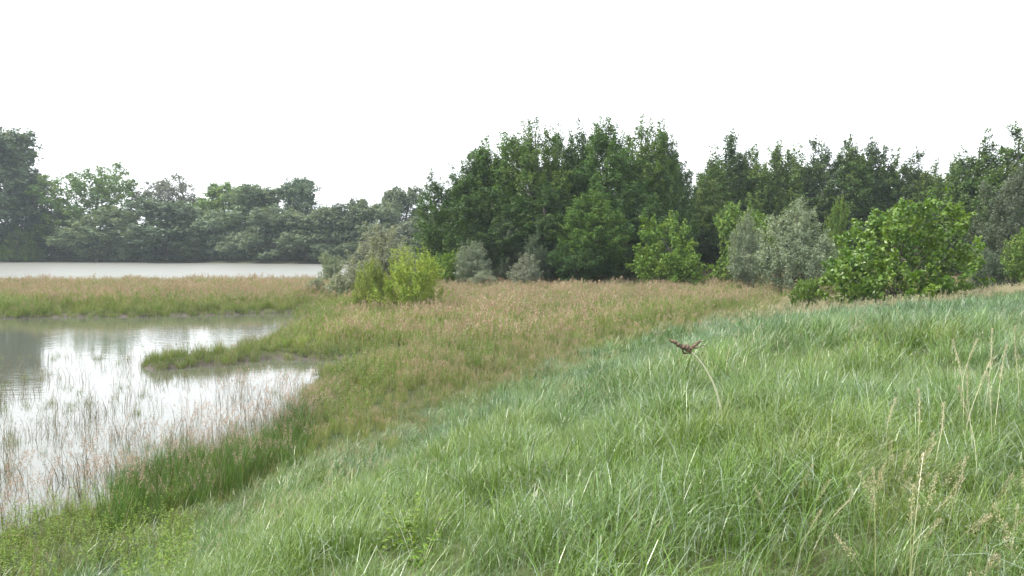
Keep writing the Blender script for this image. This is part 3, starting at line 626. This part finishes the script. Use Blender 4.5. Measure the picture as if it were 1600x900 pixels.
RW = 'trees of the wood on the right'
for a in [
  ('wood', 0, 1096, 104, 278, 62, 'wood2', 'low tree filling the gap between the grove and the right-hand wood'),
  ('wood', 1, 1114, 112, 236, 72, 'wood', 'leftmost tall tree of the right-hand wood'),
  ('wood', 2, 1142, 116, 210, 78, 'wood3', 'peaked dark tree highest at the left end of the right-hand wood'),
  ('wood', 3, 1178, 114, 236, 66, 'wood2', 'lighter tree just right of the peaked dark tree'),
  ('wood', 0, 1210, 116, 228, 74, 'wood2', 'fourth tall tree from the left in the right-hand wood'),
  ('wood', 1, 1244, 120, 234, 66, 'wood', 'fifth tall tree from the left in the right-hand wood'),
  ('wood', 2, 1272, 117, 220, 70, 'wood3', 'dark pointed tree above the silver willows'),
  ('wood', 3, 1322, 116, 219, 76, 'wood', 'rounded tall tree left above the big-leaved bush'),
  ('wood', 0, 1358, 118, 222, 70, 'wood3', 'dark tall tree straight above the left half of the big-leaved bush'),
  ('wood', 1, 1392, 117, 240, 66, 'wood', 'tree above the top of the big-leaved bush'),
  ('wood', 2, 1428, 116, 240, 72, 'wood3', 'tree above the right half of the big-leaved bush'),
  ('wood', 3, 1458, 114, 258, 60, 'wood2', 'lowest treetop before the wood rises again at right'),
  ('wood', 0, 1492, 108, 248, 66, 'wood2', 'slender-topped tree at the foot of the rising right end of the wood'),
  ('wood', 1, 1532, 104, 210, 86, 'wood', 'second tallest tree at the right end of the wood'),
  ('wood', 2, 1582, 102, 198, 96, 'wood2', 'tallest tree of the wood at the right edge'),
  ('wood', 3, 1632, 104, 205, 90, 'wood', 'tree cut off by the right edge of the picture'),
  ('wood', 1, 1290, 106, 290, 110, 'wood3', 'lower dark tree behind the two silver willows'),
  ('wood', 2, 1480, 100, 320, 110, 'wood3', 'lower dark tree right behind the big-leaved bush'),
  ('wood', 0, 1130, 102, 330, 80, 'wood3', 'low dark tree between the bright bush and the silver willows'),
]: tree(*a, group=RW)

for a in [
  ('bright', 0, 1048, 80, 330, 108, 'bright', 'bright green bushy young tree right in front of the grove', 'young_tree', 'young tree'),
  ('bright', 1, 1160, 84, 316, 84, 'bright2', 'light green young tree behind the narrow silver willow', 'young_tree', 'young tree'),
  ('bright', 2, 1302, 78, 306, 40, 'bright2', 'slim light green tree top between the broad silver willow and the big-leaved bush', 'young_tree', 'young tree'),
  ('silver_tall', 0, 1168, 74, 328, 60, 'silver', 'narrow silver-grey willow at the edge of the right-hand wood', 'willow', 'willow'),
  ('silver_tall', 1, 1244, 68, 310, 100, 'silver', 'broad silver-grey willow left of the big-leaved bush', 'willow', 'willow'),
  ('silver_tall', 2, 1578, 70, 256, 92, 'greyshrub', 'tall grey willow at the right edge of the picture', 'willow', 'willow'),
  ('silver', 3, 1545, 66, 388, 56, 'greyshrub', 'low grey bush at the foot of the tall grey willow', 'bush', 'bush'),
  ('bright', 1, 1612, 60, 345, 70, 'bright2', 'green bush cut off by the right edge', 'bush', 'bush'),
  ('big_leaf', 0, 1400, 48, 300, 240, 'walnut', 'wide bright green big-leaved bush behind the dike crest', 'big_leaved_bush', 'bush'),
  ('big_leaf', 1, 1262, 52, 437, 48, 'walnut', 'small green bush peeping over the dike left of the big-leaved bush', 'bush', 'bush'),
  ('silver', 3, 797, 86, 344, 62, 'greyshrub', 'dark grey shrub in front of the left half of the grove', 'shrub', 'shrub'),
  ('silver_tall', 0, 838, 84, 364, 48, 'greyshrub', 'upright grey-green shrub in front of the grove', 'shrub', 'shrub'),
  ('silver_tall', 2, 741, 82, 378, 54, 'silver', 'silver-grey shrub in front of the left end of the grove', 'shrub', 'shrub'),
  ('silver_tall', 1, 820, 80, 398, 46, 'silver2', 'pale conical shrub at the meadow edge before the grove', 'shrub', 'shrub'),
  ('silver', 3, 755, 79, 424, 40, 'silver2', 'lowest pale shrub at the meadow edge', 'shrub', 'shrub'),
  ('bright', 2, 700, 84, 394, 58, 'bright', 'light green bush between the lime bush and the grove', 'bush', 'bush'),
  ('silver', 1, 905, 83, 380, 90, 'grove3', 'dark low thicket under the small pointed tree', 'shrub', 'shrub'),
  ('lime', 0, 642, 53, 376, 112, 'lime', 'lime-green bush standing in the brown meadow', 'bush', 'bush'),
  ('lime', 1, 577, 55, 398, 58, 'lime2', 'narrow lime-green bush left of the big lime bush', 'bush', 'bush'),
  ('silver_tall', 1, 588, 66, 348, 88, 'silver2', 'tall grey-green willow behind the lime bushes', 'willow', 'willow'),
  ('silver', 2, 632, 72, 376, 40, 'silver2', 'pale willow top just behind the big lime bush', 'willow', 'willow'),
  ('silver', 3, 516, 84, 394, 36, 'silver', 'small pale shrub standing before the river', 'shrub', 'shrub'),
  ('silver_tall', 1, 534, 66, 428, 44, 'silver2', 'low spreading grey-green shrub left of the narrow lime bush', 'shrub', 'shrub'),
  ('silver_tall', 2, 494, 68, 438, 34, 'silver', 'lowest grey-green shrub on the spit', 'shrub', 'shrub'),
]: tree(a[0], a[1], a[2], a[3], a[4], a[5], a[6], a[7], a[8], a[9])

# dense masses behind the trees one can tell apart
def mass(name, pts, n, lsz, sig, col, label):
    """an uncountable far wood: leaf sprays heaped along a line of mounds (x, y, radius, height)"""
    r = np.random.default_rng(len(label)); V = []; lr = []; cl = []
    for (x, y, rad, h) in pts:
        g = float(height(np.array(x), np.array(y))); m = n
        u = r.normal(0, 1, (m, 3)); u /= np.linalg.norm(u, axis=1)[:, None]; u[:, 2] = np.abs(u[:, 2])
        f = .6 + .4 * r.random(m) ** .5
        c = np.array([x, y, g]) + u * f[:, None] * [rad, rad * .7, h] * (.8 + .35 * vnoise(u[:, 0] * 3 + x, u[:, 2] * 3 + y, 4))[:, None]
        nr = u * .6 + r.normal(0, .7, (m, 3)) + [0, 0, .4]; nr /= np.linalg.norm(nr, axis=1)[:, None]
        d = np.cross(nr, r.normal(0, 1, (m, 3))); d /= np.linalg.norm(d, axis=1)[:, None]; s = np.cross(nr, d); l = (lsz * r.uniform(.6, 1.3, m))[:, None]
        V.append(np.stack([c - d * l * .5, c + s * l * .3, c + d * l * .5, c - s * l * .3], 1)); lr.append(np.repeat(r.random(m), 4)); cl.append(np.full(m * 4, r.random()))
    V = np.concatenate(V).reshape(-1, 3)
    o = ob(name, mesh_np(name, V, np.arange(len(V)).reshape(-1, 4), [M_leaf], None, {'lr': ('POINT', 'FLOAT', np.concatenate(lr).astype(np.float32)), 'cl': ('POINT', 'FLOAT', np.concatenate(cl).astype(np.float32))}))
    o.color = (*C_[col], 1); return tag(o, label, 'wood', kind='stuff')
r0 = random.Random(4)
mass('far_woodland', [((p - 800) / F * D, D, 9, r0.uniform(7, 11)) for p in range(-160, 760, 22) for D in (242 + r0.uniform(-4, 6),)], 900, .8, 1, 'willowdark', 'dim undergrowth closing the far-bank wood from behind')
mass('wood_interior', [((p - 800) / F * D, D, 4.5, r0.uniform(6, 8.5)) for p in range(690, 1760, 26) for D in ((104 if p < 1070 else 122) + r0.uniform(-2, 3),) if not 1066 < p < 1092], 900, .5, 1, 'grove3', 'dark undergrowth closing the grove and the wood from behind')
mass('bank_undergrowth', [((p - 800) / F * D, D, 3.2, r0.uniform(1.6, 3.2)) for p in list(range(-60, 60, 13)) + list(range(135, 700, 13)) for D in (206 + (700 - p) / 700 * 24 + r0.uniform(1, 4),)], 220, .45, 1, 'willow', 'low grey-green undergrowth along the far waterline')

# ------------------------------------------------------------------ single plants on the dike
def ground_z(x, y): return float(height(np.array(float(x)), np.array(float(y))))
def dry_stalk():
    x, y = (1121 - 800) / F * 7.1, 7.1; g = ground_z(x, y)
    def at(px, py, dy=0): return np.array([(px - 800) / F * (y + dy) - x, dy, EYE + (HOR - py) / F * (y + dy) - g])
    e = bpy.data.objects.new('dry_flower_stalk', None); COL.objects.link(e); e.location = (x, y, g); tag(e, 'bent pale stalk with a dry brown forked flower head above the dike grass', 'dry stalk')
    pts = np.array([at(1135, 668), at(1125, 622), at(1116, 598), at(1103, 575), at(1090, 558), at(1080, 550)])
    tt = np.linspace(0, 5, 22); P = np.stack([np.interp(tt, range(6), pts[:, k]) for k in range(3)], 1); P[1:-1] = (P[:-2] + P[1:-1] * 2 + P[2:]) / 4
    ob('stem', mesh_np('stem', *tube(P, np.linspace(.0078, .0060, 22) * (1 + .18 * (np.arange(22) % 2)), 7), [M_stem], smooth=True), e)
    def piece(name, pts, R):
        pts = np.array(pts); tt = np.linspace(0, len(pts) - 1, len(pts) * 4); Pp = np.stack([np.interp(tt, range(len(pts)), pts[:, k]) for k in range(3)], 1)
        Rr = np.interp(tt, range(len(pts)), R) * (1 + .25 * np.sin(tt * 9)); Pp = Pp + np.random.default_rng(3).normal(0, .0025, Pp.shape)
        return ob(name, mesh_np(name, *tube(Pp, Rr, 7), [M_seedhead], smooth=True), e)
    piece('seed_pod', [at(1081, 552), at(1077, 546), at(1072, 543), at(1067, 541)], [.008, .026, .027, .01])
    piece('bract', [at(1070, 544), at(1060, 538), at(1053, 534), at(1048, 532)], [.016, .017, .015, .006])
    piece('bract', [at(1078, 546), at(1086, 541), at(1092, 536), at(1096, 533)], [.014, .016, .013, .005])
    piece('bract', [at(1068, 543), at(1068, 549), at(1070, 553), at(1078, 553)], [.009, .008, .008, .004])
    piece('twig', [at(1091, 537), at(1098, 534, .03), at(1104, 534, .05)], [.006, .004, .002])
    piece('twig', [at(1080, 546), at(1092, 543, -.02), at(1100, 541, -.03), at(1106, 541, -.03)], [.008, .006, .004, .002])
dry_stalk()

M_pale = mat_plain('pale_panicle', (.33, .31, .19), (.44, .41, .27), 40)
def grass_stem(px, py, D, drop, lean, label, seed):
    """one tall seeding grass: a thin bent stem with a feathery head whose top is at photo (px, py)"""
    r = np.random.default_rng(seed)
    tx, tz = (px - 800) / F * D, EYE + (HOR - py) / F * D; bx = tx - lean; g = ground_z(bx, D); Ht = tz - g
    e = bpy.data.objects.new('seeding_grass_stem', None); COL.objects.link(e); e.location = (bx, D, g)
    tag(e, label, 'grass stem', 'tall pale grass stems at the right edge')
    t = np.linspace(0, 1, 14); P = np.stack([lean * t ** 2 + .015 * np.sin(t * 5 + seed), .04 * np.sin(t * 3 + seed), Ht * (t - drop * t ** 6)], 1); P[:, 2] *= Ht / P[:, 2].max()
    ob('stem', mesh_np('stem', *tube(P, .0023 * (1.15 - .6 * t), 5), [M_stem], smooth=True), e)
    c = Clump()
    for a, b in ((8, 10), (10, 12), (12, 13)): spikelets(c, r, P[a], P[b], 70, .013, .0036, .013 * (1.2 - .25 * (a - 8) / 2), 0)
    ob('seed_head', c.mesh('seed_head', [M_pale]), e)
ORD = ['leftmost', 'second from left', 'third from left', 'fourth from left', 'fifth from left', 'sixth from left', 'sixth from right', 'fifth from right', 'fourth from right', 'third from right', 'second from right', 'rightmost']
for k, (px, py, D, dr, ln) in enumerate(sorted([(1433, 608, 5.6, .02, -.05), (1478, 632, 5.4, .02, .04), (1495, 532, 6.8, .02, -.08), (1519, 582, 6.0, .02, -.04), (1527, 530, 7.0, .03, .10), (1548, 566, 6.4, .05, .16),
        (1540, 582, 6.1, .03, -.10), (1556, 515, 7.2, .02, .06), (1584, 540, 6.6, .03, .12), (1592, 510, 7.3, .02, -.04), (1510, 606, 5.6, .02, -.10), (1400, 622, 5.8, .02, .03)])):
    grass_stem(px, py, D, dr, ln, ORD[k] + ' of the tall pale seeding grass stems at the right edge', 900 + k)

def weed(px, D, hgt, tint, label, seed):
    r = np.random.default_rng(seed); x = (px - 800) / F * D; e = bpy.data.objects.new('leafy_weed', None); COL.objects.link(e); e.location = (x, D, ground_z(x, D)); tag(e, label, 'weed', 'leafy weeds in the foreground grass')
    TV = []; TQ = []; nn = 0; LV = []
    for j in range(5):
        a = r.uniform(0, 6.28); t = np.linspace(0, 1, 7)[:, None]; h = hgt * r.uniform(.75, 1.0)
        C = np.concatenate([np.cos(a) * .16 * t ** 1.5, np.sin(a) * .16 * t ** 1.5, h * t], 1); v, q = tube(C, .0035 * (1.2 - t[:, 0]), 5); TV.append(v); TQ.append(q + nn); nn += len(v)
        for k in range(26):
            u = r.uniform(.3, 1); P = np.array([np.interp(u, t[:, 0], C[:, i]) for i in range(3)]); az = r.uniform(0, 6.28)
            d = np.array([math.cos(az), math.sin(az), r.uniform(0, .5)]); sd = np.array([-math.sin(az), math.cos(az), r.normal(0, .2)]); l = r.uniform(.035, .07) * (1.2 - .5 * u); up = np.array([0, 0, .12 * l])
            LV += [P, P + d * l * .45 + sd * l * .2 + up, P + d * l, P + d * l * .45 - sd * l * .2 + up]
    ob('stem', mesh_np('stem', np.concatenate(TV), np.concatenate(TQ), [M_stem], smooth=True), e); n = len(LV)
    f = ob('foliage', mesh_np('foliage', LV, np.arange(n).reshape(-1, 4), [M_leaf], None, {'lr': ('POINT', 'FLOAT', np.repeat(r.random(n // 4), 4).astype(np.float32)), 'cl': ('POINT', 'FLOAT', np.repeat(r.random(n // 4), 4).astype(np.float32))}), e); f.color = (*tint, 1)
weed(650, 4.7, .46, (.10, .18, .02), 'yellow-green leafy weed in the grass at bottom centre', 61)

# ------------------------------------------------------------------ haze
def haze():
    me = bpy.data.meshes.new('haze'); x0, x1, y0, y1, z0, z1 = -3200, 3200, -400, 5200, -3, 46
    v = [(x, y, z) for z in (z0, z1) for y in (y0, y1) for x in (x0, x1)]
    me.from_pydata(v, [], [(0, 2, 3, 1), (4, 5, 7, 6), (0, 1, 5, 4), (2, 6, 7, 3), (0, 4, 6, 2), (1, 3, 7, 5)]); me.update()
    m = bpy.data.materials.new('haze_air'); t, N, L = nodes(m)
    p = N.new('ShaderNodeVolumePrincipled'); p.inputs['Color'].default_value = (.80, .90, 1, 1); p.inputs['Density'].default_value = .00022; p.inputs['Anisotropy'].default_value = .2
    o = N.new('ShaderNodeOutputMaterial'); L.new(p.outputs[0], o.inputs['Volume']); me.materials.append(m)
    h = ob('haze', me); tag(h, 'thin bluish summer haze over the river valley', 'haze', kind='stuff')
haze()
